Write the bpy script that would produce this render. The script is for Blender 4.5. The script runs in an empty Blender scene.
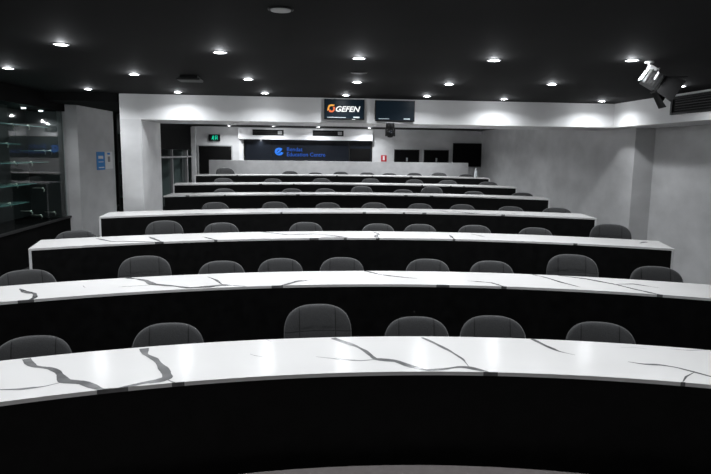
import bpy, bmesh, math, random
from mathutils import Vector, Matrix
random.seed(4)
S = bpy.context.scene
COL = S.collection
PI = math.pi

# ---------------------------------------------------------------- camera
F_PX = 600.0
pitch, yaw, roll = math.radians(7.9), math.radians(-5.2), .0129
fw = Vector((math.sin(-yaw) * math.cos(pitch), math.cos(yaw) * math.cos(pitch), -math.sin(pitch)))
r0 = fw.cross(Vector((0, 0, 1))).normalized()
u0 = r0.cross(fw)
cr = r0 * math.cos(roll) + u0 * math.sin(roll)
cu = -r0 * math.sin(roll) + u0 * math.cos(roll)
cam_d = bpy.data.cameras.new('camera')
cam_d.sensor_fit = 'HORIZONTAL'
cam_d.sensor_width = 36
cam_d.lens = 36 * F_PX / 711
cam_d.clip_start = .05
cam = bpy.data.objects.new('camera', cam_d)
COL.objects.link(cam)
M = Matrix((cr, cu, -fw)).transposed().to_4x4()
M.translation = Vector((0, 0, 1.95))
cam.matrix_world = M
S.camera = cam

# ---------------------------------------------------------------- world, exposure
w = bpy.data.worlds.new('world')
S.world = w
w.use_nodes = True
w.node_tree.nodes['Background'].inputs[0].default_value = (.6, .7, 1, 1)
w.node_tree.nodes['Background'].inputs[1].default_value = .004
S.view_settings.view_transform = 'Standard'
S.view_settings.look = 'None'
S.view_settings.gamma = 1
S.view_settings.use_curve_mapping = False
S.view_settings.exposure = 0.0
P_MAIN = 15.0      # watts of each ceiling downlight
P_BACK = 25.0
P_CAB = 7.0

CEIL = 2.81
CEILB = 2.69

CHAIRS = {1: [(-1.686, 3.828, 0.782, 0.49), (-0.892, 4.034, 0.797, 0.47), (0.114, 4.151, 0.889, 0.46), (0.829, 4.143, 0.791, 0.45), (1.371, 4.085, 0.808, 0.42), (2.107, 3.934, 0.794, 0.44)], 2: [(-2.533, 5.664, 0.818, 0.52), (-1.538, 5.984, 0.892, 0.5), (-0.813, 6.132, 0.813, 0.46), (-0.217, 6.203, 0.825, 0.47), (0.432, 6.231, 0.829, 0.48), (1.344, 6.182, 0.818, 0.46), (1.998, 6.083, 0.813, 0.45), (2.788, 5.889, 0.913, 0.53), (3.543, 5.622, 0.834, 0.57)], 3: [(-2.745, 7.536, 0.805, 0.52), (-1.765, 7.883, 0.892, 0.49), (-1.065, 8.054, 0.848, 0.48), (0.062, 8.202, 0.841, 0.47), (1.065, 8.209, 0.822, 0.46), (1.646, 8.159, 0.823, 0.46), (2.383, 8.038, 0.825, 0.47), (3.171, 7.834, 0.816, 0.46), (4.053, 7.506, 0.905, 0.58)], 4: [(-1.419, 10.028, 0.844, 0.46), (-0.454, 10.225, 0.842, 0.46), (0.451, 10.311, 0.826, 0.46), (1.261, 10.311, 0.831, 0.47), (2.047, 10.24, 0.824, 0.45), (2.764, 10.113, 0.824, 0.47), (3.55, 9.904, 0.812, 0.48), (4.253, 9.648, 0.818, 0.52)], 5: [(-1.546, 12.274, 0.819, 0.45), (-0.195, 12.539, 0.814, 0.46), (0.497, 12.593, 0.816, 0.45), (1.263, 12.591, 0.875, 0.48), (2.136, 12.507, 0.813, 0.48), (2.729, 12.401, 0.886, 0.49), (3.562, 12.181, 0.81, 0.46), (4.469, 11.838, 0.809, 0.51)], 6: [(-1.781, 14.036, 0.844, 0.48), (-0.667, 14.301, 0.832, 0.45), (0.478, 14.422, 0.843, 0.45), (1.657, 14.394, 0.85, 0.45), (2.702, 14.237, 0.842, 0.44), (3.461, 14.042, 0.845, 0.47), (4.345, 13.722, 0.828, 0.5)], 7: [(-2.0, 16.076, 0.917, 0.52), (-0.304, 16.466, 0.837, 0.46), (0.379, 16.528, 0.809, 0.4), (1.079, 16.537, 0.835, 0.44), (1.8, 16.49, 0.822, 0.45), (2.404, 16.404, 0.812, 0.42), (3.072, 16.261, 0.829, 0.47), (3.718, 16.07, 0.849, 0.46), (4.399, 15.809, 0.819, 0.4)]}
VEINS = {1: [(3, [(-1.584, 3.495), (-1.539, 3.424), (-1.489, 3.367), (-1.384, 3.329), (-1.323, 3.274), (-1.238, 3.132), (-1.135, 3.107), (-1.009, 3.005), (-0.926, 3.005), (-0.829, 3.081), (-0.75, 3.109), (-0.71, 3.15), (-0.746, 3.253), (-0.847, 3.45), (-0.928, 3.543), (-0.961, 3.651)]), (1.5, [(-1.543, 3.031), (-1.414, 3.033), (-1.311, 3.062), (-1.238, 3.122)]), (2, [(-0.721, 3.136), (-0.672, 3.086), (-0.627, 3.06)]), (2.4, [(0.206, 3.801), (0.257, 3.735), (0.336, 3.641), (0.39, 3.54), (0.434, 3.385), (0.549, 3.349), (0.613, 3.261), (0.696, 3.186), (0.795, 3.197), (0.901, 3.229), (0.952, 3.215), (0.995, 3.18), (1.077, 3.102)]), (1.2, [(0.087, 3.444), (0.215, 3.396), (0.351, 3.36), (0.433, 3.379)]), (1.5, [(0.794, 3.788), (0.844, 3.685), (0.912, 3.513), (0.955, 3.357), (0.955, 3.226)]), (0.6, [(-0.306, 3.513), (-0.267, 3.475), (-0.228, 3.461)]), (0.6, [(-0.225, 3.794), (-0.193, 3.75)]), (1.6, [(1.52, 3.723), (1.553, 3.58), (1.592, 3.466), (1.663, 3.393)]), (1.7, [(1.926, 3.259), (1.994, 3.215), (2.088, 3.198), (2.16, 3.15), (2.214, 3.076), (2.263, 3.001), (2.349, 2.907)]), (1, [(2.207, 3.066), (2.122, 3.009), (2.049, 2.928)]), (0.5, [(2.029, 3.522), (2.106, 3.519), (2.174, 3.482)]), (0.5, [(2.327, 3.474), (2.419, 3.443), (2.499, 3.445)])], 2: [(3, [(-2.36, 5.168), (-2.259, 5.04), (-2.157, 4.977), (-2.101, 4.847), (-2.107, 4.748), (-2.202, 4.709), (-2.342, 4.693)]), (3.5, [(-1.604, 5.589), (-1.482, 5.526), (-1.401, 5.464), (-1.303, 5.306), (-1.088, 5.218), (-0.961, 5.148), (-0.797, 5.195), (-0.69, 5.259), (-0.479, 5.198)]), (2, [(-0.875, 5.615), (-0.778, 5.476), (-0.697, 5.273)]), (1, [(-1.568, 5.207), (-1.437, 5.242), (-1.303, 5.278)]), (1, [(-1.884, 5.27), (-1.836, 5.189)]), (2.5, [(-0.244, 5.137), (-0.139, 5.256), (-0.035, 5.395), (0.12, 5.465)]), (2, [(0.663, 5.82), (0.777, 5.666), (0.927, 5.566), (1.09, 5.483)]), (1.5, [(1.223, 5.144), (1.402, 5.125)]), (1.8, [(1.542, 5.363), (1.742, 5.284), (1.818, 5.07)]), (1.8, [(2.253, 5.694), (2.354, 5.479), (2.41, 5.263), (2.493, 5.062)]), (2.2, [(2.556, 5.553), (2.715, 5.421), (2.879, 5.162), (2.953, 4.953), (3.059, 4.744)]), (1.5, [(2.886, 5.176), (3.054, 5.185), (3.209, 5.011)])], 3: [(2.5, [(-2.396, 7.193), (-2.145, 6.948), (-1.96, 6.948), (-1.573, 6.895), (-1.831, 7.339)]), (2, [(-1.194, 7.341), (-0.994, 7.055)]), (2.5, [(-0.486, 7.788), (-0.176, 7.529), (0.165, 7.595), (0.374, 7.469), (0.57, 7.256)]), (2.5, [(0.115, 7.197), (0.366, 7.316), (0.568, 7.227)]), (3, [(0.947, 7.801), (0.993, 7.601), (0.93, 7.409), (0.934, 7.168)]), (2, [(1.896, 7.508), (1.86, 7.111)]), (3, [(3.237, 6.773), (3.237, 6.641)]), (4, [(4.049, 6.797), (4.175, 6.88), (4.278, 6.908)]), (2, [(2.208, 7.608), (2.31, 7.352)])]}
LIGHTS = [[(-1.963, 5.284), (-0.705, 5.466), (0.519, 5.587), (1.743, 5.49), (2.938, 5.28)], [(-3.124, 6.904), (-1.884, 7.161), (-0.631, 7.378), (0.669, 7.419), (1.798, 7.401), (2.998, 7.155), (4.563, 7.047)], [(-3.012, 9.012), (-1.796, 9.168), (-0.53, 9.034), (0.657, 9.071), (1.851, 8.955), (3.092, 9.161), (4.648, 9.142)]]
CLIPS = [[-4.15, 8.99, 2.302], [-4.15, 9.496, 2.303], [-4.15, 8.797, 2.034], [-4.15, 8.99, 1.771], [-4.15, 9.52, 1.763], [-4.15, 9.006, 1.458], [-4.15, 9.879, 1.351], [-4.15, 10.014, 1.937], [-4.15, 10.259, 1.938], [-4.15, 8.781, 1.205], [-4.15, 9.418, 1.031], [-4.15, 9.749, 0.937], [-4.15, 10.276, 0.933]]


# desk number -> circle centre x, y, radius of the front edge, height of the top, then x of the four corners
DESKS = {1: (.39, -2.566, 5.743, .75, -2.45, 2.95, -2.6, 3.12), 2: (.453, -1.915, 7.166, .79, -2.75, 3.75, -2.9, 3.95),
         3: (.62, -.394, 7.634, .93, -2.82, 4.2, -2.96, 4.39), 4: (.85, 1.36, 7.98, 1.045, -2.77, 4.375, -2.84, 4.47),
         5: (.85, 3.62, 8.0, 1.165, -2.442, 4.57, -2.442, 4.66), 6: (.85, 5.45, 8.0, 1.277, -2.63, 4.6, -2.7, 4.69),
         7: (.85, 7.56, 8.0, 1.39, -2.56, 4.66, -2.62, 4.74)}

DEPTH = {1: .65, 2: .62, 3: .645, 4: .66, 5: .66, 6: .66, 7: .66}

# ---------------------------------------------------------------- materials
def mat(name, col, rough=.5, metal=0, emit=None, spec=None):
    m = bpy.data.materials.new(name)
    m.use_nodes = True
    b = m.node_tree.nodes['Principled BSDF']
    b.inputs['Base Color'].default_value = (*col, 1)
    b.inputs['Roughness'].default_value = rough
    b.inputs['Metallic'].default_value = metal
    if spec is not None:
        b.inputs['Specular IOR Level'].default_value = spec
    if emit:
        b.inputs['Emission Color'].default_value = (*emit[0], 1)
        b.inputs['Emission Strength'].default_value = emit[1]
    return m

def noisy(m, c1, c2, scale=(1, 1, 1), nscale=4, detail=5, bump=0, rough=None):
    nt = m.node_tree
    b = nt.nodes['Principled BSDF']
    tc = nt.nodes.new('ShaderNodeTexCoord')
    mp = nt.nodes.new('ShaderNodeMapping')
    mp.inputs['Scale'].default_value = scale
    n = nt.nodes.new('ShaderNodeTexNoise')
    n.inputs['Scale'].default_value = nscale
    n.inputs['Detail'].default_value = detail
    r = nt.nodes.new('ShaderNodeValToRGB')
    r.color_ramp.elements[0].position = .3
    r.color_ramp.elements[0].color = (*c1, 1)
    r.color_ramp.elements[1].position = .7
    r.color_ramp.elements[1].color = (*c2, 1)
    nt.links.new(tc.outputs['Object'], mp.inputs['Vector'])
    nt.links.new(mp.outputs[0], n.inputs['Vector'])
    nt.links.new(n.outputs['Fac'], r.inputs[0])
    nt.links.new(r.outputs[0], b.inputs['Base Color'])
    if bump:
        bp = nt.nodes.new('ShaderNodeBump')
        bp.inputs['Strength'].default_value = bump
        bp.inputs['Distance'].default_value = .01
        nt.links.new(n.outputs['Fac'], bp.inputs['Height'])
        nt.links.new(bp.outputs[0], b.inputs['Normal'])
    if rough:
        mr = nt.nodes.new('ShaderNodeMapRange')
        mr.inputs['To Min'].default_value = rough[0]
        mr.inputs['To Max'].default_value = rough[1]
        nt.links.new(n.outputs['Fac'], mr.inputs['Value'])
        nt.links.new(mr.outputs[0], b.inputs['Roughness'])
    return m

g = lambda v, t=0: (v, v * (1 + t * .5), v * (1 + t))
MT = {}
MT['plaster'] = noisy(mat('trowelled_plaster', g(.3), .55), g(.47), g(.62), (.7, .7, 1.1), 2.2, 9, .06)
MT['paint'] = noisy(mat('pale_paint', g(.55), .5), g(.60), g(.64), (1, 1, 1), 3, 3, .01)
MT['soffit'] = MT['paint']
MT['partition'] = noisy(mat('partition_render', g(.45), .6), g(.50), g(.58), (1, 1, 1), 6, 5, .03)
MT['ceiling'] = noisy(mat('black_ceiling', g(.02), .8, spec=.1), g(.006), g(.008), (1, 1, 1), 2, 3, 0)
MT['carpet'] = noisy(mat('dark_carpet', g(.01), .95), g(.006), g(.012), (1, 1, 1), 60, 3, .2)
MT['stage'] = noisy(mat('stage_vinyl', g(.2), .6), (.125, .11, .105), (.15, .135, .13), (1, 1, 1), 30, 4, .03)
MT['blackwall'] = noisy(mat('black_wall', g(.012), .7, spec=.03), g(.003), g(.005), (1, 1, 1), 3, 3, 0)
MT['marble'] = noisy(mat('white_marble_laminate', g(.8), .16, spec=.05), (.66, .65, .635), (.70, .69, .675), (1, 1, 1), 1.1, 4, 0, (.15, .2))
MT['vein'] = noisy(mat('grey_marble_vein', g(.12), .18), g(.10), g(.2), (1, 1, 1), 9, 5, 0)
MT['white_edge'] = mat('white_laminate', g(.7), .3)
MT['panel'] = noisy(mat('black_laminate', g(.006), .4, spec=.14), g(.003), g(.0055), (1, 1, 1), 12, 6, .03, (.35, .55))
MT['fabric'] = noisy(mat('charcoal_fabric', g(.03), .85), g(.020, .04), g(.036, .04), (1, 1, 1), 160, 2, .25)
b_ = MT['fabric'].node_tree.nodes['Principled BSDF']
b_.inputs['Sheen Weight'].default_value = .25
b_.inputs['Sheen Roughness'].default_value = .4
m_ = MT['fabric'].copy()
m_.name = 'charcoal_fabric_seamed'
nt = m_.node_tree
pb_ = nt.nodes['Principled BSDF']
src = pb_.inputs['Base Color'].links[0].from_socket
tc = nt.nodes.new('ShaderNodeTexCoord')
sx_ = nt.nodes.new('ShaderNodeSeparateXYZ')
nt.links.new(tc.outputs['Object'], sx_.inputs[0])
def mth(op, a, b=None):
    n = nt.nodes.new('ShaderNodeMath')
    n.operation = op
    for i, v in enumerate((a, b)):
        if v is None:
            continue
        if isinstance(v, (int, float)):
            n.inputs[i].default_value = v
        else:
            nt.links.new(v, n.inputs[i])
    return n.outputs[0]
dx = mth('ABSOLUTE', mth('SUBTRACT', mth('ABSOLUTE', sx_.outputs[0]), .128))
dz = mth('ABSOLUTE', mth('SUBTRACT', sx_.outputs[2], .645))
dd = mth('MINIMUM', dx, dz)
mk = mth('LESS_THAN', dd, .0035)
mxn = nt.nodes.new('ShaderNodeMix')
mxn.data_type = 'RGBA'
nt.links.new(mk, mxn.inputs[0])
nt.links.new(src, mxn.inputs[6])
mxn.inputs[7].default_value = (.004, .004, .004, 1)
nt.links.new(mxn.outputs[2], pb_.inputs['Base Color'])
MT['seamed'] = m_
MT['seam'] = mat('seam_thread', g(.012), .9)
MT['blackplastic'] = mat('black_plastic', g(.008), .45, spec=.2)
MT['barn_black'] = mat('matte_black', g(.003), .7, spec=.08)
MT['housing'] = mat('grey_housing', g(.09), .35, .5)
MT['blackmetal'] = mat('black_metal', g(.008), .45, spec=.25)
MT['chrome'] = mat('chrome', g(.7), .18, 1)
MT['steel'] = mat('white_metal', g(.75), .35)
MT['ring'] = mat('lamp_trim', g(.3), .4)
MT['lamp'] = mat('lamp_glow', g(1), .5, emit=((.93, .96, 1), 30))
MT['lamp_small'] = mat('small_lamp_glow', g(1), .5, emit=((.93, .96, 1), 9))
MT['grille'] = mat('grey_grille', g(.45), .6)
MT['darkgrille'] = mat('dark_grille', g(.018), .6)
MT['screen'] = mat('screen_glow', (.003, .006, .01), .35, spec=.1, emit=((.10, .30, .50), .018))
MT['logo_white'] = mat('logo_white', g(.1), .5, emit=((1, 1, 1), .9))
MT['logo_orange'] = mat('logo_orange', (.08, .02, .0), .5, emit=((1, .14, .02), .9))
MT['logo_yellow'] = mat('logo_yellow', (.08, .04, .0), .5, emit=((1, .45, .06), .9))
MT['caption'] = mat('screen_caption', g(.5), .5, emit=((.25, .55, .75), .22))
MT['neon_blue'] = mat('blue_letters', (.0, .02, .1), .5, emit=((.002, .09, .55), .5))
MT['neon_light'] = mat('blue_emblem', (.0, .03, .12), .5, emit=((.005, .18, .85), .75))
MT['exit_green'] = mat('exit_green', (.0, .5, .3), .5, emit=((.0, .75, .42), .8))
MT['window_dark'] = mat('tinted_window', (.010, .012, .016), .08)
MT['void'] = mat('black_board', g(.003), .6, spec=.08)
MT['red'] = mat('red_sign', (.45, .01, .02), .5)
MT['blue'] = mat('poster_blue', (.0, .22, .62), .5)
MT['white'] = mat('poster_white', g(.75), .5)
MT['midgrey'] = mat('poster_grey', g(.25), .5)
MT['cabgrey'] = mat('cabinet_grey', g(.035), .5)
MT['cabdark'] = mat('cabinet_dark', g(.02), .45)
MT['frame'] = mat('grey_frame', g(.3), .4)
MT['bottle'] = mat('white_bottle', (.85, .9, .92), .3)
MT['brass'] = mat('clip_metal', (.9, .86, .76), .3, .3)
gl = bpy.data.materials.new('clear_glass')
gl.use_nodes = True
nt = gl.node_tree
nt.nodes.clear()
o_ = nt.nodes.new('ShaderNodeOutputMaterial')
mx = nt.nodes.new('ShaderNodeMixShader')
tr_ = nt.nodes.new('ShaderNodeBsdfTransparent')
tr_.inputs[0].default_value = (.86, .93, .92, 1)
gs = nt.nodes.new('ShaderNodeBsdfGlossy')
gs.inputs['Roughness'].default_value = .03
fr_ = nt.nodes.new('ShaderNodeFresnel')
fr_.inputs[0].default_value = 1.45
ge = nt.nodes.new('ShaderNodeNewGeometry')
sb = nt.nodes.new('ShaderNodeMath')
sb.operation = 'SUBTRACT'
sb.inputs[0].default_value = 1
nt.links.new(ge.outputs['Backfacing'], sb.inputs[1])
ml = nt.nodes.new('ShaderNodeMath')
ml.operation = 'MULTIPLY'
nt.links.new(fr_.outputs[0], ml.inputs[0])
nt.links.new(sb.outputs[0], ml.inputs[1])
nt.links.new(ml.outputs[0], mx.inputs[0])
nt.links.new(tr_.outputs[0], mx.inputs[1])
nt.links.new(gs.outputs[0], mx.inputs[2])
nt.links.new(mx.outputs[0], o_.inputs[0])
MT['glass'] = gl
MT['shelfglass'] = mat('glass_shelf_edge', (.14, .26, .24), .15, emit=None)

# ---------------------------------------------------------------- helpers
def build(name, bm, m, parent=None, smooth=False):
    me = bpy.data.meshes.new(name)
    bmesh.ops.recalc_face_normals(bm, faces=bm.faces)
    bm.to_mesh(me)
    bm.free()
    for x in (m if isinstance(m, (list, tuple)) else [m]):
        me.materials.append(MT[x] if isinstance(x, str) else x)
    if smooth:
        for p in me.polygons:
            p.use_smooth = True
    o = bpy.data.objects.new(name, me)
    COL.objects.link(o)
    if parent:
        o.parent = parent
    return o

def tag(o, label, cat, group=None):
    o['label'] = label
    o['category'] = cat
    if group:
        o['group'] = group
    return o

def thing(name, label, cat, loc=(0, 0, 0), rz=0, group=None):
    o = bpy.data.objects.new(name, None)
    o.empty_display_size = .1
    COL.objects.link(o)
    o.location = loc
    o.rotation_euler = (0, 0, rz)
    return tag(o, label, cat, group)

def struct(name, bm, m, parent=None):
    o = build(name, bm, m, parent)
    o['kind'] = 'structure'
    return o

def box(bm, a, b, mi=0, bev=0):
    x0, y0, z0 = a
    x1, y1, z1 = b
    v = [bm.verts.new(p) for p in ((x0, y0, z0), (x1, y0, z0), (x1, y1, z0), (x0, y1, z0),
                                   (x0, y0, z1), (x1, y0, z1), (x1, y1, z1), (x0, y1, z1))]
    fs = [bm.faces.new([v[i] for i in q]) for q in
          ((0, 3, 2, 1), (4, 5, 6, 7), (0, 1, 5, 4), (1, 2, 6, 5), (2, 3, 7, 6), (3, 0, 4, 7))]
    for f in fs:
        f.material_index = mi
    if bev:
        es = list({e for f in fs for e in f.edges})
        bmesh.ops.bevel(bm, geom=es, offset=bev, segments=2, affect='EDGES', profile=.6)
    return bm

def nb():
    return bmesh.new()

def bx(a, b, mi=0, bev=0):
    return box(nb(), a, b, mi, bev)

def prism(bm, poly, z0, z1, mi=0):
    lo = [bm.verts.new((x, y, z0)) for x, y in poly]
    hi = [bm.verts.new((x, y, z1)) for x, y in poly]
    n = len(poly)
    fs = [bm.faces.new(lo[::-1]), bm.faces.new(hi)]
    for i in range(n):
        fs.append(bm.faces.new((lo[i], lo[(i + 1) % n], hi[(i + 1) % n], hi[i])))
    for f in fs:
        f.material_index = mi
    return bm

def lathe(bm, prof, n=24, c=(0, 0, 0), mi=0):
    rings = []
    for r, z in prof:
        if r < 1e-5:
            rings.append([bm.verts.new((c[0], c[1], c[2] + z))])
        else:
            rings.append([bm.verts.new((c[0] + r * math.cos(2 * PI * i / n), c[1] + r * math.sin(2 * PI * i / n), c[2] + z)) for i in range(n)])
    for A, B in zip(rings[:-1], rings[1:]):
        for i in range(n):
            j = (i + 1) % n
            if len(A) == 1 and len(B) == 1:
                continue
            if len(A) == 1:
                f = bm.faces.new((A[0], B[j], B[i]))
            elif len(B) == 1:
                f = bm.faces.new((A[i], A[j], B[0]))
            else:
                f = bm.faces.new((A[i], A[j], B[j], B[i]))
            f.material_index = mi
    return bm

def tube(bm, pts, r, n=8, mi=0):
    pts = [Vector(p) for p in pts]
    rings = []
    for i, p in enumerate(pts):
        d = (pts[min(i + 1, len(pts) - 1)] - pts[max(i - 1, 0)]).normalized()
        up = Vector((0, 0, 1)) if abs(d.z) < .9 else Vector((1, 0, 0))
        a = d.cross(up).normalized()
        b = d.cross(a)
        rr = r[i] if isinstance(r, (list, tuple)) else r
        rings.append([bm.verts.new(p + a * rr * math.cos(2 * PI * k / n) + b * rr * math.sin(2 * PI * k / n)) for k in range(n)])
    for A, B in zip(rings[:-1], rings[1:]):
        for k in range(n):
            bm.faces.new((A[k], A[(k + 1) % n], B[(k + 1) % n], B[k])).material_index = mi
    bm.faces.new(rings[0][::-1]).material_index = mi
    bm.faces.new(rings[-1]).material_index = mi
    return bm

def text_mesh(name, body, size, m, parent, loc, rot=(PI / 2, 0, 0), shear=0, bold=0, sx=1, depth=.004, width=None):
    cu_ = bpy.data.curves.new('lettering', 'FONT')
    cu_.body = body
    cu_.size = size
    cu_.shear = shear
    cu_.offset = bold
    cu_.extrude = depth
    cu_.resolution_u = 3
    to = bpy.data.objects.new('lettering', cu_)
    COL.objects.link(to)
    bpy.context.view_layer.update()
    me = bpy.data.meshes.new_from_object(to.evaluated_get(bpy.context.evaluated_depsgraph_get()))
    bpy.data.objects.remove(to)
    xs = [v.co.x for v in me.vertices]
    x0, x1 = min(xs), max(xs)
    k = (width / (x1 - x0)) if width else sx
    for v in me.vertices:
        v.co.x = (v.co.x - x0) * k
    me.materials.clear()
    me.materials.append(MT[m])
    o = bpy.data.objects.new(name, me)
    COL.objects.link(o)
    o.parent = parent
    o.location = loc
    o.rotation_euler = rot
    return o

def arc_y(k, x, off=0):
    cx, cy, R = DESKS[k][:3]
    R += off
    return cy + math.sqrt(max(R * R - (x - cx) ** 2, .01))

# ---------------------------------------------------------------- structure: tiered floor
XL, XR = -4.5, 6.0
YB = 18.2
def tier_edge(k, off):
    """y of the step in front of desk k, straight beyond the desk's ends"""
    d = DESKS[k]
    pts = []
    n = 48
    for i in range(n + 1):
        x = XL + (min(XR, d[7] + .09) - XL) * i / n if k in (3, 4) else XL + (XR - XL) * i / n
        xc = max(d[4] - .15, min(d[5] + .15, x))
        pts.append((x, arc_y(k, xc, off)))
    return pts

edges = {k: tier_edge(k, -.02) for k in range(2, 8)}
for k in range(1, 8):
    front = edges[k] if k > 1 else [(XL, -2.6), (XR, -2.6)]
    back = edges[k + 1] if k < 7 else [(XL, YB + .1), (XR, YB + .1)]
    z = DESKS[k][3] - .75
    if k in (3, 4):
        # side aisle stays low on the right: the tier ends just past the desk
        xe = front[-1][0]
        back = [p for p in back if p[0] < xe] + [(xe, back[-1][1])]
    struct('floor', prism(nb(), front + back[::-1], -.2, z), 'carpet')
struct('floor', bx((4.4, 5.0, -.2), (XR, 12.0, .035)), 'carpet')

# stage with a bowed front edge
st = [(-4.4, -2.5)] + [(x, -1.62 + math.sqrt(max(4.70 ** 2 - (x - .3) ** 2, 0))) for x in [-4.2 + i * .18 for i in range(51)]] + [(4.9, -2.5)]
struct('floor_stage', prism(nb(), st, .001, .25), 'stage')

# ceiling
struct('ceiling', bx((XL, -2.6, CEIL), (XR, 9.62, CEIL + .12)), 'ceiling')
struct('ceiling', prism(nb(), [(XL, 9.62), (-2.8, 9.62), (-2.8, 10.9), (XR, 10.9), (XR, YB + .1), (XL, YB + .1)], CEILB, CEILB + .24), 'ceiling')

# walls
struct('wall_front', bx((XL, -2.7, -.2), (XR, -2.6, CEIL)), 'plaster')
struct('wall_right', bx((5.84, -2.6, -.2), (6.0, 9.6, CEIL)), 'plaster')
struct('wall_right', bx((5.5, 9.6, -.2), (6.0, YB + .1, CEILB)), 'plaster')
struct('wall_back', bx((XL, YB, -.2), (XR, YB + .15, CEILB)), 'plaster')
# left wall: dark plinth below the cabinet, dark header above it
struct('wall_left', bx((-4.5, -2.6, -.2), (-3.865, 10.41, .83)), 'blackwall')
struct('wall_left', bx((-4.5, -2.6, 2.575), (-3.865, 10.41, CEIL)), 'blackwall')
struct('wall_left', bx((-4.62, -2.6, -.2), (-4.5, YB + .1, CEIL)), 'blackwall')
struct('trim_1', bx((-3.885, 3.0, .83), (-3.84, 10.41, .862)), 'cabdark')
# plaster pillar at the cabinet's end
struct('wall_pillar', prism(nb(), [(-4.5, 10.42), (-3.87, 10.42), (-3.71, 10.50), (-3.60, 12.08), (-4.5, 12.08)], -.1, CEIL + .0), 'plaster')
# column and beam of the portal
struct('wall_column', bx((-2.76, 9.6, -.1), (-2.45, 10.88, 2.43)), 'plaster')
struct('wall_beam', bx((-2.76, 9.6, 2.43), (5.84, 10.9, CEIL)), 'paint')
# bulkhead along the right wall
struct('wall_bulkhead', bx((5.1, -2.6, 2.43), (5.84, 9.6, CEIL)), 'paint')

# back room: wall stub at left of exit door, window bulkhead, low partition
struct('wall_partition', bx((-2.56, 17.10, .4), (4.80, 17.22, 1.728)), 'partition')
struct('trim_2', bx((-1.83, 17.95, 2.335), (2.11, 18.2, 2.655)), 'paint')
struct('trim_3', bx((-1.83, 18.15, .6), (-1.70, 18.2, 2.335)), 'paint')

# glazed side wall of the back room
struct('wall_glazed_header', bx((-3.3, 12.2, 2.0), (-3.2, YB, CEILB)), 'blackwall')
wf = struct('window_1', box(box(box(nb(), (-3.29, 12.2, 1.79), (-3.19, YB, 1.83)), (-3.29, 15.42, .3), (-3.2, 15.50, 2.0)), (-3.29, 17.3, .3), (-3.19, 17.42, 2.0)), 'frame')
struct('window_pane', bx((-3.26, 12.25, .3), (-3.25, YB - .02, 2.0)), 'glass', wf)
struct('trim_4', bx((-3.2, 18.02, .3), (-3.08, 18.2, 2.66)), 'plaster')

# exit door
dr = struct('door_1', bx((-3.005, 18.15, .08), (-2.06, 18.198, 2.12)), 'void')
struct('door_frame', box(box(box(nb(), (-3.04, 18.14, .08), (-3.005, 18.2, 2.15)), (-2.06, 18.14, .08), (-2.025, 18.2, 2.15)), (-3.005, 18.14, 2.12), (-2.06, 18.2, 2.15)), 'frame', dr)
d2 = struct('window_2', bx((4.61, 18.15, 1.60), (5.49, 18.198, 2.31)), 'void')
# lit booth window with blue lettering
wi = struct('window_3', bx((-1.69, 18.17, 1.60), (2.11, 18.199, 2.335)), 'window_dark')
fb = nb()
for a, b in (((-1.70, 18.13, 1.60), (-1.66, 18.2, 2.335)), ((2.08, 18.13, 1.60), (2.12, 18.2, 2.335)), ((1.42, 18.15, 1.6), (1.45, 18.19, 2.335)), ((-.9, 18.16, 1.6), (-.885, 18.19, 2.335))):
    box(fb, a, b)
struct('window_frame', fb, 'blackplastic', wi)
struct('window_blind', bx((1.47, 18.15, 1.6), (2.06, 18.17, 2.10)), 'void', wi)

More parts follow.
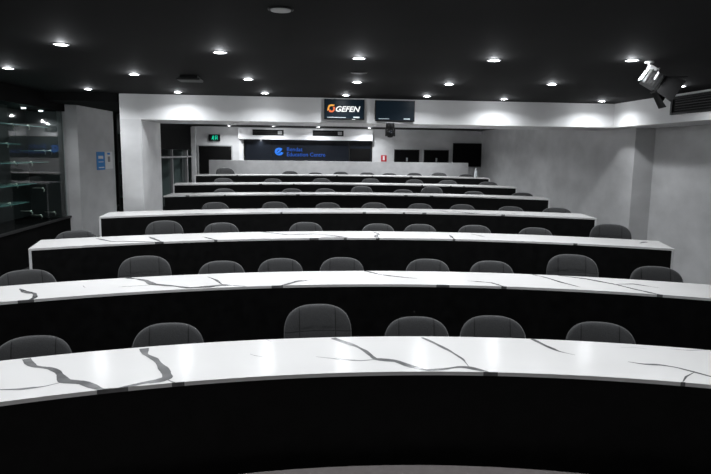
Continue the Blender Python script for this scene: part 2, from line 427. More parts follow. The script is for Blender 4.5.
# ---------------------------------------------------------------- desks
ORD = {1: 'front', 2: 'second', 3: 'third', 4: 'fourth', 5: 'fifth', 6: 'sixth', 7: 'rearmost'}
def desk(k):
    cx, cy, R, zt, xl, xr, xlb, xrb = DESKS[k]
    lab = {1: 'wide curved desk nearest the camera with bold grey-veined white marble top',
           2: 'long curved marble-topped desk, second from the front, running past both picture edges',
           3: 'curved marble-topped desk with both white ends in view, third from the front',
           4: 'curved white-topped desk just in front of the grey column and white beam',
           5: 'white-topped black desk that starts right behind the grey column',
           6: 'white-topped black desk, second from the rear, with white left end panel',
           7: 'rearmost and shortest-looking curved white-topped desk, before the low pale partition'}[k]
    t = thing('curved_desk', lab, 'desk', (cx, arc_y(k, cx, .3), zt - .75), 0, 'curved desks in tiers')
    ox, oy, oz = t.location
    th = .022
    dep = DEPTH[k]
    n = 64
    bm = nb()
    rows = []
    for i in range(n + 1):
        s = i / n
        xf, xb = xl + (xr - xl) * s, xlb + (xrb - xlb) * s
        rows.append(((xf, arc_y(k, xf)), (xb, arc_y(k, xb, dep))))
    poly = [r[0] for r in rows] + [r[1] for r in rows[::-1]]
    poly = [(x - ox, y - oy) for x, y in poly]
    # top as quads so it triangulates cleanly
    def ring(z):
        return [(bm.verts.new((a[0] - ox, a[1] - oy, z - oz)), bm.verts.new((b[0] - ox, b[1] - oy, z - oz))) for a, b in rows]
    T, B = ring(zt), ring(zt - th)
    for i in range(n):
        bm.faces.new((T[i][0], T[i + 1][0], T[i + 1][1], T[i][1]))
        bm.faces.new((B[i][0], B[i][1], B[i + 1][1], B[i + 1][0]))
        bm.faces.new((B[i][0], B[i + 1][0], T[i + 1][0], T[i][0]))
        bm.faces.new((B[i + 1][1], B[i][1], T[i][1], T[i + 1][1]))
    bm.faces.new((B[0][1], B[0][0], T[0][0], T[0][1]))
    bm.faces.new((B[n][0], B[n][1], T[n][1], T[n][0]))
    # veins: thin inlaid strips of irregular width, same mesh
    vs = VEINS.get(k)
    rnd = random.Random(k * 7)
    if not vs:
        vs = []
        for j in range(13):
            x = rnd.uniform(xl + .2, xr - .3)
            y0 = rnd.uniform(0, .7)
            p = [(x, y0)]
            for q in range(rnd.randint(2, 5)):
                x += rnd.uniform(.05, .3)
                y0 += rnd.uniform(-.28, .2)
                p.append((x, y0))
            vs.append((rnd.uniform(.8, 3), [(a, arc_y(k, min(a, xr), 0) + max(.015, min(.68, b))) for a, b in p if a < xr - .05]))
    def inside(p):
        x, y = p
        if not (xl + .004 < x < xr - .004):
            return 0
        r = math.hypot(x - cx, y - cy)
        return 1 if R + .0005 < r < R + dep - .0005 else (2 if r <= R + .0005 else 3)
    for wd, pts in vs:
        if len(pts) < 2:
            continue
        # resample with jitter
        fine = []
        for a, b in zip(pts[:-1], pts[1:]):
            L = math.hypot(b[0] - a[0], b[1] - a[1])
            m_ = max(2, int(L / .012))
            for q in range(m_):
                fine.append((a[0] + (b[0] - a[0]) * q / m_, a[1] + (b[1] - a[1]) * q / m_))
        fine.append(pts[-1])
        # smooth
        for _ in range(2):
            fine = [fine[0]] + [((fine[i - 1][0] + fine[i][0] * 2 + fine[i + 1][0]) / 4, (fine[i - 1][1] + fine[i][1] * 2 + fine[i + 1][1]) / 4) for i in range(1, len(fine) - 1)] + [fine[-1]]
        for q0, q1, fn in ((0, 3, 0), (-1, -4, 1)):
            if len(fine) > 5 and math.hypot(fine[q0][0] - cx, fine[q0][1] - cy) > R + dep - .05:
                a, b = fine[q0], fine[q1]
                e_ = (a[0] + (a[0] - b[0]) * 1.5, a[1] + (a[1] - b[1]) * 1.5)
                fine = [e_] + fine if fn == 0 else fine + [e_]
        N = len(fine)
        ph = rnd.uniform(0, 6)
        prev = None
        w0 = wd * .0072
        for i, p in enumerate(fine):
            a, b = fine[max(0, i - 1)], fine[min(N - 1, i + 1)]
            d = Vector((b[0] - a[0], b[1] - a[1]))
            if d.length < 1e-6:
                prev = None
                continue
            nrm = Vector((-d.y, d.x)).normalized()
            re_ = [math.hypot(fine[q][0] - cx, fine[q][1] - cy) - R for q in (0, -1)]
            tp = 1
            if re_[0] < dep - .03:
                tp = min(tp, i / 14 + .2)
            if re_[1] < dep - .03:
                tp = min(tp, (N - 1 - i) / 14 + .2)
            ww = w0 * tp * (1 + .28 * math.sin(i * .13 + ph) + .16 * math.sin(i * .41 + 2 * ph) + rnd.uniform(-.06, .06))
            ww = max(ww, .0012)
            q1, q2 = Vector(p) + nrm * ww, Vector(p) - nrm * ww
            # clamp to the slab
            def cl(q):
                v = Vector((q.x - cx, q.y - cy))
                r = v.length
                r2 = max(R, min(R + dep, r))
                v *= r2 / r
                return Vector((max(xl, min(xr, v.x + cx)), v.y + cy)), r < R - .004
            c1, o1 = cl(q1)
            c2, o2 = cl(q2)
            if o1 and o2:
                prev = None
                continue
            if not (xl < p[0] < xr) or inside(p) == 3 and math.hypot(p[0] - cx, p[1] - cy) > R + dep + .02:
                prev = None
                continue
            cur = [bm.verts.new((c.x - ox, c.y - oy, zt + .0010 - oz)) for c in (c1, c2)]
            if prev:
                f = bm.faces.new((prev[0], prev[1], cur[1], cur[0]))
                f.material_index = 1
            prev = cur
            # where a vein meets the front it runs down over the edge
        run = 0
        for p in fine:
            r = math.hypot(p[0] - cx, p[1] - cy)
            if r < R + .007 and xl < p[0] < xr and run < 9:
                run += 1
                x0 = p[0] - w0
                x1 = p[0] + w0
                y = arc_y(k, p[0]) - .0006
                q = [bm.verts.new((a - ox, arc_y(k, a) - .0006 - oy, z_ - oz)) for a, z_ in ((x0, zt - th), (x1, zt - th), (x1, zt + .0010), (x0, zt + .0010))]
                bm.faces.new(q).material_index = 1
    if k > 3:
        for j in range(5):
            x0 = rnd.uniform(xl + .3, xr - .4)
            x1 = x0 + rnd.uniform(.03, .07)
            q = [bm.verts.new((a - ox, arc_y(k, a) - .0006 - oy, z_ - oz)) for a, z_ in ((x0, zt - th), (x1, zt - th), (x1, zt + .0010), (x0, zt + .0010))]
            bm.faces.new(q).material_index = 1
    me = bpy.data.meshes.new('worktop')
    bm.to_mesh(me)
    bm.free()
    me.materials.append(MT['marble'])
    me.materials.append(MT['vein'])
    o = bpy.data.objects.new('worktop', me)
    COL.objects.link(o)
    o.parent = t
    o['label'] = 'white marble worktop with branching grey veins'
    # black front panel following the arc
    pb = nb()
    e = .022
    fr = [(x, arc_y(k, x, .004)) for x in [xl + e + (xr - xl - 2 * e) * i / n for i in range(n + 1)]]
    bk = [(x, arc_y(k, x, .03)) for x in [xl + e + (xr - xl - 2 * e) * i / n for i in range(n + 1)]]
    lo = []
    for a, b in zip(fr, bk):
        lo.append([pb.verts.new((q[0] - ox, q[1] - oy, z_ - oz)) for q, z_ in ((a, zt - .75 + .002), (b, zt - .75 + .002), (b, zt - th), (a, zt - th))])
    for A, B_ in zip(lo[:-1], lo[1:]):
        for q in range(4):
            pb.faces.new((A[q], B_[q], B_[(q + 1) % 4], A[(q + 1) % 4]))
    pb.faces.new(lo[0])
    pb.faces.new(lo[-1][::-1])
    build('modesty_panel', pb, 'panel', t)
    # white end panels
    for s, xf, xb in ((1, xl, xlb), (-1, xr, xrb)):
        p = [(xf, arc_y(k, xf) + .001), (xf + s * .022, arc_y(k, xf + s * .022) + .001), (xb + s * .022, arc_y(k, xb + s * .022, dep - .02)), (xb, arc_y(k, xb, dep - .02))]
        if k == 5 and s == 1:
            continue
        build('end_panel', prism(nb(), [(x - ox, y - oy) for x, y in p], zt - .75 + .001 - oz, zt - th - oz), 'white_edge', t)
    return t
for k in range(1, 8):
    desk(k)

# ---------------------------------------------------------------- chairs
def seam_groove(u, c, w_=.035):
    return math.exp(-((u - c) / w_) ** 2)

def backrest_bm():
    """rounded shell back, concave towards the sitter (-y), width .46, z .40 .. .82"""
    bm = nb()
    W, H2, zc = .240, .215, .605
    nu, nr = 56, 16
    def pt(th_, r, front):
        c, s = math.cos(th_), math.sin(th_)
        ex = 2 / 3.0
        x = W * math.copysign(abs(c) ** ex, c) * r
        z = H2 * math.copysign(abs(s) ** ex, s) * r
        if s < 0:
            x *= 1 - .12 * abs(z / H2)
        y = -1.15 * x * x + .12 * (z / H2) * .35         # barrel curve and recline
        thick = .034 * math.sqrt(max(0, 1 - r ** 6))
        if front:
            gx = seam_groove(abs(x) / W, .53, .03)
            gz = seam_groove(z / H2, .233, .025)
            pad = .010 * math.cos(min(1, abs(x) / W) * PI / 2)
            y -= thick + pad * (1 - r ** 4) - .010 * gx * (1 - r ** 8) - .009 * gz * (1 - r ** 8)
        else:
            y += thick * .8
        return (x, y, zc + z)
    cols = []
    for front in (True, False):
        cen = bm.verts.new(pt(0, 0, front))
        rings = []
        for i in range(1, nr + 1):
            r = (i / nr) ** .8
            if i == nr:
                r = 1
            rings.append([bm.verts.new(pt(2 * PI * j / nu, r, front)) for j in range(nu)] if not (i == nr and not front) else None)
        cols.append((cen, rings))
    cols[1][1][-1] = cols[0][1][-1]
    for cen, rings in cols:
        for j in range(nu):
            bm.faces.new((cen, rings[0][j], rings[0][(j + 1) % nu]))
            for A, B in zip(rings[:-1], rings[1:]):
                bm.faces.new((A[j], B[j], B[(j + 1) % nu], A[(j + 1) % nu]))
    return bm

def seat_bm():
    bm = nb()
    n = 40
    def ringp(k, z):
        out = []
        for i in range(n):
            a = 2 * PI * i / n
            c, s = math.cos(a), math.sin(a)
            e = 2 / 3.4
            out.append(bm.verts.new((k * .24 * math.copysign(abs(c) ** e, c), k * .23 * math.copysign(abs(s) ** e, s) - .23, z)))
        return out
    prof = [(.0, .425), (.85, .425), (.97, .435), (1, .455), (.985, .478), (.92, .492), (.7, .498), (.35, .494)]
    rings = [ringp(k, z) for k, z in prof[1:]]
    bm.faces.new(rings[0][::-1])
    for A, B in zip(rings[:-1], rings[1:]):
        for i in range(n):
            bm.faces.new((A[i], A[(i + 1) % n], B[(i + 1) % n], B[i]))
    bm.faces.new(rings[-1])
    return bm

def make_chair():
    t = thing('swivel_chair', '', 'chair')
    b = build('backrest', backrest_bm(), 'seamed', t, True)
    b.location = (0, .0, 0)
    build('seat', seat_bm(), 'fabric', t, True)
    br = nb()
    tube(br, [(0, -.2, .418), (0, .0, .412), (0, .05, .44), (0, .06, .52), (0, .07, .60)], [.022, .022, .022, .018, .014], 10)
    build('back_bracket', br, 'blackmetal', t, True)
    build('gas_lift', lathe(nb(), [(0, .06), (.028, .06), (.028, .24), (.016, .241), (.016, .40), (.05, .40), (.05, .424), (0, .424)], 16, (0, -.22, 0)), 'chrome', t, True)
    bb = nb()
    for i in range(5):
        a = 2 * PI * i / 5 + .3
        tube(bb, [(0, -.22, .075), (.15 * math.cos(a), -.22 + .15 * math.sin(a), .058), (.25 * math.cos(a), -.22 + .25 * math.sin(a), .0135)], [.026, .018, .013], 8)
    build('star_base', bb, 'blackmetal', t, True)
    return t

proto = make_chair()
proto_kids = [o for o in bpy.data.objects if o.parent == proto]
NTH = ['leftmost', 'second from left', 'third from left', 'fourth from left', 'fifth from left', 'sixth from left', 'seventh from left', 'eighth from left', 'ninth from left']
CNT = {6: 'six', 7: 'seven', 8: 'eight', 9: 'nine'}
BEH = {1: 'behind the front desk', 2: 'behind the second desk', 3: 'behind the third desk', 4: 'behind the fourth desk',
       5: 'behind the fifth desk', 6: 'behind the sixth desk', 7: 'behind the rearmost desk'}
SPECIAL = {(1, 2): 'tallest-looking dark grey chair at the front desk, its back seam showing above the marble',
           (1, 0): 'dark grey chair cut by the left picture edge behind the front desk',
           (2, 0): 'dark grey chair cut by the left picture edge behind the second desk',
           (3, 8): 'raised dark grey chair at the right end of the third desk, against the grey wall',
           (3, 0): 'dark grey chair below the plaster pillar, left end of the third desk',
           (7, 0): 'raised dark grey chair at the left end of the rearmost desk, before the partition corner',
           (5, 3): 'taller dark grey chair, fourth from left behind the fifth desk, its whole back showing',
           (5, 5): 'taller dark grey chair, sixth from left behind the fifth desk, its whole back showing',
           (2, 7): 'raised dark grey chair, eighth from left of the nine behind the second desk'}
first = True
for k, lst in CHAIRS.items():
    cx, cy, R, zt = DESKS[k][:4]
    n = len(lst)
    for i, (x, y, h, wd) in enumerate(lst):
        lab = SPECIAL.get((k, i)) or 'dark grey padded chair %s, %s of the %s' % (BEH[k], NTH[i] if i < n - 1 else 'rightmost', CNT[n])
        if first:
            r = proto
            kids = proto_kids
            first = False
        else:
            r = proto.copy()
            COL.objects.link(r)
            kids = []
            for c in proto_kids:
                c2 = c.copy()
                COL.objects.link(c2)
                c2.parent = r
                kids.append(c2)
        # the chair's back (origin) stands on the arc, sitter facing the stage
        ang = math.atan2(x - cx, y - cy)
        rnd = random.Random(k * 31 + i)
        r.location = (x + .03 * math.sin(ang), y + .03 * math.cos(ang), zt - .75)
        r.rotation_euler = (0, 0, -ang + rnd.uniform(-.16, .16))
        sc = 1.0 if wd < .5 else min(1.08, wd / .48)
        r.scale = (sc, sc, 1)
        r['label'] = lab
        r['category'] = 'chair'
        r['group'] = 'dark grey chairs behind the curved desks'
        lift = h - .834
        for c in kids:
            nm = c.name.split('.')[0]
            if nm in ('backrest', 'seat', 'back_bracket', 'gas_lift'):
                c.location.z = lift if nm != 'gas_lift' else lift * .98

# ---------------------------------------------------------------- ceiling downlights
def spot(parent, loc, watts, size=2.5, blend=.9, rad=.04, col=(.93, .96, 1)):
    l = bpy.data.lights.new('lamp_light', 'AREA')
    l.shape = 'DISK'
    l.size = rad * 2
    l.spread = size
    l.energy = watts
    l.color = col
    o = bpy.data.objects.new('lamp_light', l)
    COL.objects.link(o)
    o.parent = parent
    o.location = loc
    return o

def downlight(x, y, z, label, group, r=.048, watts=P_MAIN, glow='lamp', name='downlight', size=2.6):
    t = thing(name, label, 'light', (x, y, z), 0, group)
    build('trim_ring', lathe(nb(), [(r, -.001), (r + .016, -.001), (r + .016, -.005), (r, -.008), (r, -.001)], 28), 'ring', t, True)
    build('diffuser', lathe(nb(), [(0, -.003), (r - .001, -.003), (r - .001, -.0045), (0, -.0045)], 28), glow, t)
    spot(t, (0, 0, -.0095), watts * .9, size, rad=r * .92)
    pl = bpy.data.lights.new('lamp_glow', 'POINT')
    pl.energy = watts * .17
    pl.shadow_soft_size = .02
    pl.color = (.93, .96, 1)
    po = bpy.data.objects.new('lamp_glow', pl)
    COL.objects.link(po)
    po.parent = t
    po.location = (0, 0, -.035)
    return t

ROWN = ['nearest row', 'middle row', 'row along the white beam']
L = ['leftmost', 'second from left', 'third from left', 'fourth from left', 'fifth from left', 'sixth from left', 'seventh from left']
for j, row in enumerate(LIGHTS):
    for i, (x, y) in enumerate(row):
        pos = L[i] if i < len(row) - 1 else 'rightmost'
        lab = 'round recessed downlight in the black ceiling, %s, %s' % (ROWN[j], pos)
        if (j, i) == (1, 6):
            lab = 'round recessed downlight in the black ceiling beside the theatre spotlight'
        if (j, i) == (2, 3):
            lab = 'round recessed downlight right above the screen with the logo'
        downlight(x, y if j < 2 else min(y, 9.25), CEIL, lab, 'ceiling downlights of the hall', r=.05, watts=P_MAIN * (.45 if (j, i) == (1, 6) else 1))
# the same grid goes on above and behind the camera
for x, y in ((-1.9, 3.0), (-.5, 3.25), (.9, 3.25), (2.3, 3.0), (-3.2, 4.4), (-1.6, .6), (1.4, .6)):
    side = ('far left' if x < -2 else 'left' if x < -1 else 'middle left' if x < 0 else 'middle right' if x < 2 else 'right')
    dist = 'behind the camera' if y < 1 else 'over the front desk' if y < 4 else 'over the second desk'
    downlight(x, y, CEIL, 'round recessed downlight out of the picture, %s, %s' % (dist, side), 'downlights above the stage', r=.05)
for i, (x, y) in enumerate(((-2.03, 17.45), (-.79, 17.45), (.48, 17.45), (1.95, 17.45))):
    downlight(x, y, CEILB, 'small downlight glinting under the white beam, %s of four over the rear row' % (L[i] if i < 3 else 'rightmost'), 'small downlights over the rear row', r=.035, watts=P_BACK, glow='lamp_small')
for x, y in ((-1.6, 13.6), (.1, 13.6), (1.8, 13.6), (3.5, 13.6), (-1.3, 15.9), (.4, 15.9), (2.1, 15.9), (-1.2, 11.8), (1.0, 11.8), (3.2, 11.8), (3.6, 16.0)):  # unseen lamps; those over the rearmost desk are added to brighten the partition
    dist = 'fifth desk' if y < 13 else 'sixth desk' if y < 15 else 'rearmost desk, added to brighten the partition'
    side = 'far left' if x < -1 else 'left of centre' if x < .5 else 'centre' if x < 1.5 else 'right of centre' if x < 3 else 'far right'
    downlight(x, y, CEILB, 'small ceiling downlight above the %s, hidden by the beam, %s' % (dist, side), 'rear ceiling downlights hidden by the beam', r=.035, watts=P_BACK, glow='lamp_small')
downlight(-1.2, 18.08, 2.335, 'tiny lamp glinting at the left of the dark booth window', None, r=.03, watts=1.6, glow='lamp_small')

# ceiling fittings
t = thing('ceiling_speaker', 'round white speaker grille in the black ceiling at the top of the picture', 'speaker', (-.125, 3.80, CEIL))
build('rim', lathe(nb(), [(.062, 0), (.078, 0), (.078, -.006), (.070, -.010), (.062, -.008), (.062, 0)], 32), 'blackplastic', t, True)
build('grille', lathe(nb(), [(0, -.004), (.061, -.002), (.061, -.012), (.04, -.016), (0, -.018)], 32), 'grille', t, True)
t = thing('ceiling_speaker', 'faint dark round grille in the ceiling between two centre downlights', 'speaker', (.612, 6.56, CEIL))
build('rim', lathe(nb(), [(.075, 0), (.09, 0), (.09, -.005), (.075, -.007), (.075, 0)], 32), 'blackplastic', t, True)
build('grille', lathe(nb(), [(0, -.003), (.074, -.002), (.074, -.008), (0, -.010)], 32), 'darkgrille', t, True)
t = thing('wireless_access_point', 'flat square unit fixed to the black ceiling above the left of the beam', 'access point', (-1.28, 7.25, CEIL))
build('mounting_plate', bx((-.10, -.10, -.03), (.10, .10, 0), 0, .004), 'blackplastic', t)
build('cover', bx((-.13, -.13, -.055), (.13, .13, -.03), 0, .010), 'darkgrille', t)

# ---------------------------------------------------------------- screens on the beam
def tv(x0, x1, z0, z1, label):
    t = thing('wall_screen', label, 'screen', ((x0 + x1) / 2, 9.6, z0))
    w2, h = (x1 - x0) / 2, z1 - z0
    build('bezel', bx((-w2, -.075, 0), (w2, -.03, h), 0, .004), 'blackplastic', t)
    build('display', bx((-w2 + .012, -.0765, .018), (w2 - .012, -.0745, h - .012)), 'screen', t)
    build('wall_bracket', bx((-.12, -.03, h * .25), (.12, 0, h * .75)), 'blackmetal', t)
    return t, w2, h
t, w2, h = tv(.352, .982, 2.475, 2.79, 'lit wall screen showing the GEFEN logo')
y = -.0785
text_mesh('logo_lettering', 'GEFEN', .115, 'logo_white', t, (-.135, y, .125), shear=.28, bold=.003, width=.385, depth=.0008)
def swirl(bm, cx, cz, r0_, r1_, a0, a1, yy):
    n = 14
    prev = None
    for i in range(n + 1):
        a = a0 + (a1 - a0) * i / n
        # rounded square ring leaning right
        def sq(r):
            c, s = math.cos(a), math.sin(a)
            e = 2 / 3.2
            x_, z_ = r * math.copysign(abs(c) ** e, c), r * math.copysign(abs(s) ** e, s)
            return (cx + x_ + .25 * z_, yy, cz + z_)
        cur = [bm.verts.new(sq(r0_)), bm.verts.new(sq(r1_))]
        if prev:
            bm.faces.new((prev[0], prev[1], cur[1], cur[0]))
        prev = cur
b = nb(); swirl(b, -.205, .175, .030, .056, .9, 3.9, y); build('logo_emblem', b, 'logo_yellow', t)
b = nb(); swirl(b, -.195, .155, .020, .044, 3.2, 7.6, y - .0006); build('logo_emblem', b, 'logo_orange', t)
build('caption_line', bx((-.27, y, .030), (.02, y + .001, .038)), 'caption', t)
build('caption_line', bx((.14, y, .030), (.24, y + .001, .048)), 'caption', t)
build('status_light', bx((.12, -.08, .002), (.17, -.074, .012)), 'logo_white', t)
t, w2, h = tv(1.150, 1.780, 2.462, 2.785, 'dark wall screen on the beam above the camera, right of the logo screen')
build('caption_line', bx((-.26, y, .034), (-.09, y + .001, .044)), 'caption', t)
build('caption_line', bx((.14, y, .032), (.24, y + .001, .050)), 'caption', t)

# dome camera under the beam
t = thing('conference_camera', 'black pan-tilt camera hanging under the beam below the dark screen', 'camera', (1.40, 9.58, 2.20))
build('shelf_bracket', box(box(nb(), (-.10, -.07, .235), (.10, .019, .250)), (.10, -.03, .225), (.19, .0, .245)), 'grille', t)
build('camera_base', lathe(nb(), [(0, .235), (.062, .235), (.068, .20), (.068, .16), (.05, .15), (0, .15)], 24, (0, -.02, 0)), 'blackplastic', t, True)
for sx_ in (-.068, .068):
    build('camera_arm', bx((sx_ - .01, -.05, .03), (sx_ + .01, .01, .17), 0, .004), 'blackplastic', t)
hd = build('camera_head', lathe(nb(), [(0, .15), (.035, .147), (.056, .12), (.062, .08), (.056, .04), (.035, .015), (0, .01)], 24, (0, -.02, 0)), 'blackplastic', t, True)
lb = lathe(nb(), [(0, 0), (.026, 0), (.030, .008), (.030, .03), (0, .03)], 20)
bmesh.ops.rotate(lb, verts=lb.verts, cent=(0, 0, 0), matrix=Matrix.Rotation(PI / 2, 3, 'X'))
bmesh.ops.translate(lb, verts=lb.verts, vec=(0, -.065, .085))
build('lens', lb, 'window_dark', hd, True)

# ---------------------------------------------------------------- air vents
def slot_vent(x0, x1, z0, z1, yf, label):
    t = thing('air_vent', label, 'vent', ((x0 + x1) / 2, yf, z0), 0, 'air vents over the booth window')
    w2, h = (x1 - x0) / 2, z1 - z0
    b = nb()
    box(b, (-w2, -.02, 0), (w2, -.0, .02)); box(b, (-w2, -.02, h - .02), (w2, 0, h))
    box(b, (-w2, -.02, .02), (-w2 + .02, 0, h - .02)); box(b, (w2 - .02, -.02, .02), (w2, 0, h - .02))
    build('frame', b, 'blackplastic', t)
    build('backing', bx((-w2 + .02, -.006, .02), (w2 - .02, -.001, h - .02)), 'void', t)
    for q in (.38, .62):
        build('slat', bx((-w2 + .02, -.016, h * q - .006), (w2 - .02, -.006, h * q + .006)), 'darkgrille', t)
    build('damper', bx((w2 - .17, -.018, .035), (w2 - .05, -.006, h - .035)), 'ring', t)
    return t
slot_vent(-1.42, -.52, 2.45, 2.615, 17.95, 'long black air vent above the left part of the booth window')
slot_vent(.33, 1.24, 2.455, 2.62, 17.95, 'long black air vent above the right part of the booth window')
t = thing('air_conditioning_grille', 'large black linear grille in the white bulkhead at the right edge', 'vent', (5.1, 7.30, 2.535))
b = nb()
y0, y1 = -.85, .75
for a, c in (((-.02, y0, 0), (0, y1, .03)), ((-.02, y0, .215), (0, y1, .245)), ((-.02, y0, .03), (0, y0 + .04, .215)), ((-.02, y1 - .04, .03), (0, y1, .215))):
    box(b, a, c)
build('frame', b, 'blackplastic', t)
build('backing', bx((-.004, y0 + .04, .03), (-.001, y1 - .04, .215)), 'void', t)
for q in range(5):
    z = .055 + q * .034
    build('slat', bx((-.016, y0 + .04, z), (-.005, y1 - .1, z + .008)), 'cabgrey' if q in (2, 3) else 'darkgrille', t)

# ---------------------------------------------------------------- theatre spotlight
t = thing('theatre_spotlight', 'theatre spotlight with black barn doors hanging from the ceiling at right', 'spotlight', (3.13, 5.33, CEIL))
build('ceiling_clamp', tube(lathe(nb(), [(0, 0), (.04, 0), (.04, -.015), (0, -.015)], 16), [(0, 0, -.01), (0, 0, -.09)], .013, 10), 'steel', t, True)
ax = Vector((.80, -.22, -.50)).normalized()
xx_ = ax.cross(Vector((0, 0, 1))).normalized() * -1
zz_ = xx_.cross(-ax).normalized()
rot = Matrix((xx_, -ax, zz_)).transposed()
if rot.determinant() < 0:
    rot = Matrix((-xx_, -ax, zz_)).transposed()
cc = Vector((.04, 0, -.17))
def place(bm):
    bmesh.ops.transform(bm, matrix=Matrix.Translation(cc) @ rot.to_4x4(), verts=bm.verts)
    return bm
yk = nb()
tube(yk, [(-.085, 0, .0), (-.088, .01, .06), (-.05, .02, .105), (.05, .02, .105), (.088, .01, .06), (.085, 0, 0)], .009, 8)
build('yoke', place(yk), 'steel', t, True)
hb = nb()
box(hb, (-.062, -.06, -.065), (.062, .075, .07), 0, .012)
for q in range(5):
    box(hb, (-.066, -.045 + q * .025, -.05), (.066, -.035 + q * .025, .074), 0)
build('lamp_housing', place(hb), 'housing', t)
hb = nb()
box(hb, (-.055, .03, .074), (.055, .10, .105), 0, .006)
box(hb, (-.05, .087, -.05), (.05, .10, .06), 0, .004)
build('rear_cap', place(hb), 'steel', t)
hb = nb()
box(hb, (-.08, -.075, -.08), (.08, -.06, .08), 0, .003)
build('lens_ring', place(hb), 'blackmetal', t)
def flap(kind):
    b = nb()
    L_ = .14
    s = .078
    sp = .075
    if kind in ('up', 'down'):
        sg = 1 if kind == 'up' else -1
        p = [(-s, -.075, sg * s), (s, -.075, sg * s), (s + .03, -.075 - L_, sg * (s + sp)), (-s - .03, -.075 - L_, sg * (s + sp))]
    else:
        sg = 1 if kind == 'right' else -1
        p = [(sg * s, -.075, -s), (sg * s, -.075, s), (sg * (s + sp), -.075 - L_, s + .03), (sg * (s + sp), -.075 - L_, -s - .03)]
    vs = [b.verts.new(q) for q in p]
    f = b.faces.new(vs)
    r = bmesh.ops.extrude_face_region(b, geom=[f])
    nrm = f.normal.copy()
    f.normal_update()
    bmesh.ops.translate(b, verts=[v for v in r['geom'] if isinstance(v, bmesh.types.BMVert)], vec=f.normal * .003)
    return b
for kd in ('up', 'down', 'left', 'right'):
    build('barn_door', place(flap(kd)), 'barn_black', t)

# ---------------------------------------------------------------- signs at the back
t = thing('exit_sign', 'black box sign with glowing green running figure over the dark exit door', 'sign', (-2.545, 18.2, 2.26))
build('housing', bx((-.165, -.06, 0), (.165, 0, .20), 0, .008), 'blackplastic', t)
b = nb()
yy = -.063
def bar(p, q, r_):
    tube(b, [(p[0], yy, p[1]), (q[0], yy, q[1])], r_, 6)
lathe(b, [(0, -.013), (.010, -.008), (.013, 0), (.010, .008), (0, .013)], 10, (-.035, yy, .157))
bar((-.035, .14), (-.045, .10), .012); bar((-.045, .10), (-.02, .07), .008); bar((-.02, .07), (-.03, .04), .007)
bar((-.045, .10), (-.065, .065), .008); bar((-.065, .065), (-.085, .06), .007); bar((-.035, .135), (-.01, .115), .006); bar((-.035, .135), (-.07, .12), .006)
build('running_figure', b, 'exit_green', t)
b = nb()
for a, c in (((.02, yy, .04), (.032, yy + .003, .165)), ((.075, yy, .04), (.087, yy + .003, .165)), ((.032, yy, .153), (.075, yy + .003, .165)), ((.04, yy, .08), (.062, yy + .003, .11))):
    box(b, a, c)
build('door_pictogram', b, 'exit_green', t)

t = thing('booth_sign', 'blue glowing emblem and Education Centre lettering on the dark booth window', 'sign', (0, 18.165, 1.83))
b = nb()
for cx_, cz_, r_, a0, a1 in ((-.66, .155, .115, .75, 6.0),):
    n = 26
    prev = None
    for i in range(n + 1):
        a = a0 + (a1 - a0) * i / n
        ri = r_ * (.52 + .1 * math.sin(a * 2))
        cur = [b.verts.new((cx_ + ri * math.cos(a), -.004, cz_ + ri * math.sin(a))), b.verts.new((cx_ + r_ * 1.15 * math.cos(a), -.004, cz_ + r_ * math.sin(a)))]
        if prev:
            b.faces.new((prev[0], prev[1], cur[1], cur[0]))
        prev = cur
tube(b, [(-.74, -.004, .10), (-.68, -.004, .13), (-.62, -.004, .20), (-.58, -.004, .22)], [.012, .03, .03, .01], 8)
build('emblem', b, 'neon_light', t)
text_mesh('lettering', 'Bendat', .165, 'neon_blue', t, (-.43, -.004, .172), bold=.001, width=.46, depth=.002)
text_mesh('lettering', 'Education Centre', .165, 'neon_blue', t, (-.43, -.004, .022), bold=.001, width=1.14, depth=.002)

t = thing('fire_sign', 'small red and white fire sign on the back wall right of the booth window', 'sign', (2.485, 18.2, 1.725))
build('sign_board', bx((-.085, -.008, 0), (.085, 0, .19)), 'red', t)
build('white_panel', bx((-.028, -.011, .045), (.028, -.008, .17)), 'white', t)

for x0, x1, lb_ in ((2.80, 3.57, 'left one of two square black hatches in the back wall'), (3.71, 4.48, 'right one of two square black hatches in the back wall')):
    t = thing('wall_hatch', lb_, 'hatch', ((x0 + x1) / 2, 18.2, 1.60), 0, 'black hatches in the back wall')
    w2 = (x1 - x0) / 2
    build('board', bx((-w2, -.03, 0), (w2, 0, .495)), 'void', t)
    b = nb()
    for a, c in (((-w2, -.045, 0), (-w2 + .02, -.03, .495)), ((w2 - .02, -.045, 0), (w2, -.03, .495)), ((-w2 + .02, -.045, .475), (w2 - .02, -.03, .495))):
        box(b, a, c)
    build('frame', b, 'darkgrille', t)
    build('latch', bx((-.02, -.05, .14), (.03, -.03, .25), 0, .004), 'frame', t)

# bottle at the right end of the rearmost desk
t = thing('drink_bottle', 'small white bottle standing at the right end of the rearmost desk', 'bottle', (4.50, 15.28, 1.3905))
build('body', lathe(nb(), [(0, 0), (.034, 0), (.037, .01), (.037, .13), (.028, .165), (.016, .195), (.014, .21), (0, .21)], 20), 'bottle', t, True)
build('cap', lathe(nb(), [(0, .21), (.018, .21), (.018, .235), (0, .235)], 16), 'steel', t)

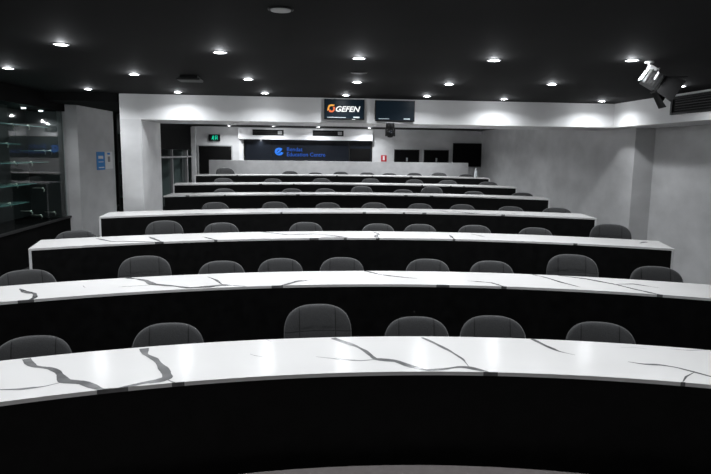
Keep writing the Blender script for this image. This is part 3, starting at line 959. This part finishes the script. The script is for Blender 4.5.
# leaflets on the pillar, flat on its slanted side
dirv = Vector((.11, 1.58, 0)).normalized()
ang = math.atan2(dirv.y, dirv.x)
def leaf(y, ylen, z0, z1, m, label, bars):
    x = -3.71 + (y - 10.5) * .11 / 1.58 + .003
    t = thing('wall_leaflet', label, 'leaflet', (x, y, z0), ang)
    build('sheet', bx((0, -.006, 0), (ylen, 0, z1 - z0)), m, t)
    for (a0, a1, b0, b1, mm) in bars:
        build('printed_block', bx((a0 * ylen, -.0075, b0 * (z1 - z0)), (a1 * ylen, -.006, b1 * (z1 - z0))), mm, t)
leaf(11.21, .36, 1.60, 1.925, 'blue', 'blue leaflet on the plaster pillar at left', [(.2, .8, .62, .78, 'white'), (.2, .8, .42, .46, 'white'), (.2, .9, .10, .16, 'white')])
leaf(11.59, .36, 1.61, 1.93, 'white', 'white leaflet pinned right of the blue one on the pillar', [(.3, .65, .82, .93, 'blue'), (.35, .65, .40, .72, 'midgrey')])

# ---------------------------------------------------------------- display cabinet in the left wall
t = thing('display_cabinet', 'dark glass-fronted display cabinet built into the left wall', 'cabinet', (-3.865, 7.0, .865))
def cab(a, b, m, name):
    return build(name, bx((a[0] + 3.95, a[1] - 7.0, a[2] - .865), (b[0] + 3.95, b[1] - 7.0, b[2] - .865)), m, t)
cab((-4.57, 3.5, .866), (-4.54, 10.38, 2.57), 'cabdark', 'back_panel')
cab((-4.54, 10.34, .866), (-3.99, 10.38, 2.57), 'cabgrey', 'side_panel')
cab((-4.54, 3.5, .866), (-3.99, 3.54, 2.57), 'cabdark', 'side_panel')
for a, b_ in ((3.55, 6.2), (6.205, 8.66), (8.665, 10.33)):
    cab((-3.965, a, .87), (-3.957, b_, 2.57), 'glass', 'glass_pane')
for z0, z1, y0_, y1_ in ((2.288, 2.298, 7.0, 9.9), (2.018, 2.028, 7.0, 8.95), (1.755, 1.765, 7.0, 9.85), (1.926, 1.934, 9.75, 10.3), (1.445, 1.455, 7.0, 9.4), (1.19, 1.20, 7.0, 9.1)):
    cab((-4.4, y0_, z0), (-4.03, y1_, z1), 'shelfglass', 'glass_shelf')
for i, (x, y, z) in enumerate(CLIPS):
    b = nb()
    xx, yy_, zz = x + 3.95, y - 7.0, z - .865
    lathe(b, [(0, -.014), (.013, -.010), (.016, 0), (.013, .010), (0, .014)], 12, (xx, yy_, zz))
    tube(b, [(xx, yy_, zz), (xx + .01, yy_ + .03, zz - .03), (xx, yy_ + .03, zz - .06)], [.010, .008, .007], 8)
    tube(b, [(xx, yy_, zz), (xx - .5 * (xx + .5), yy_, zz)], .004, 6)
    build('shelf_clip', b, 'brass', t, True)
for q in (7.6, 8.5, 9.5, 10.1):
    c_ = bpy.data.objects.new('cabinet_lamp', None)
    lamp = build('cabinet_lamp', lathe(nb(), [(0, 0), (.03, 0), (.03, -.012), (0, -.012)], 16, (-.25, q - 7.0, 1.70)), 'lamp_small', t)
    spot(lamp, (-.25, q - 7.0, 1.67), P_CAB * .36, 2.4, rad=.02)

# narrow glass display case seen in the gap between pillar and column
t = thing('display_case', 'narrow dark case with glass shelves seen in the gap left of the portal column', 'cabinet', (-3.36, 12.35, 0))
build('carcass', bx((-.22, .28, .06), (.14, .30, 2.66)), 'cabdark', t)
build('side_panel', bx((-.24, -.1, .06), (-.22, .30, 2.66)), 'cabdark', t)
build('plinth', bx((-.24, -.1, .04), (.14, .30, .30)), 'cabdark', t)
build('top_panel', bx((-.24, -.1, 2.66), (.14, .30, 2.68)), 'cabdark', t)
for z in (1.03, 1.26, 1.50, 1.74, 2.28):
    build('glass_shelf', bx((-.22, -.08, z), (.14, .28, z + .01)), 'shelfglass', t)
for z in (1.045, 1.275, 1.515, 2.295):
    build('shelf_clip', lathe(nb(), [(0, 0), (.022, .003), (.026, .02), (.018, .04), (0, .044)], 12, (.05, 0, z)), 'brass', t, True)
lamp = build('case_lamp', lathe(nb(), [(0, 0), (.04, 0), (.04, -.015), (0, -.015)], 16, (.02, .05, 2.66)), 'lamp_small', t)
spot(lamp, (.02, .05, 2.64), 1.2, 2.6, rad=.03)
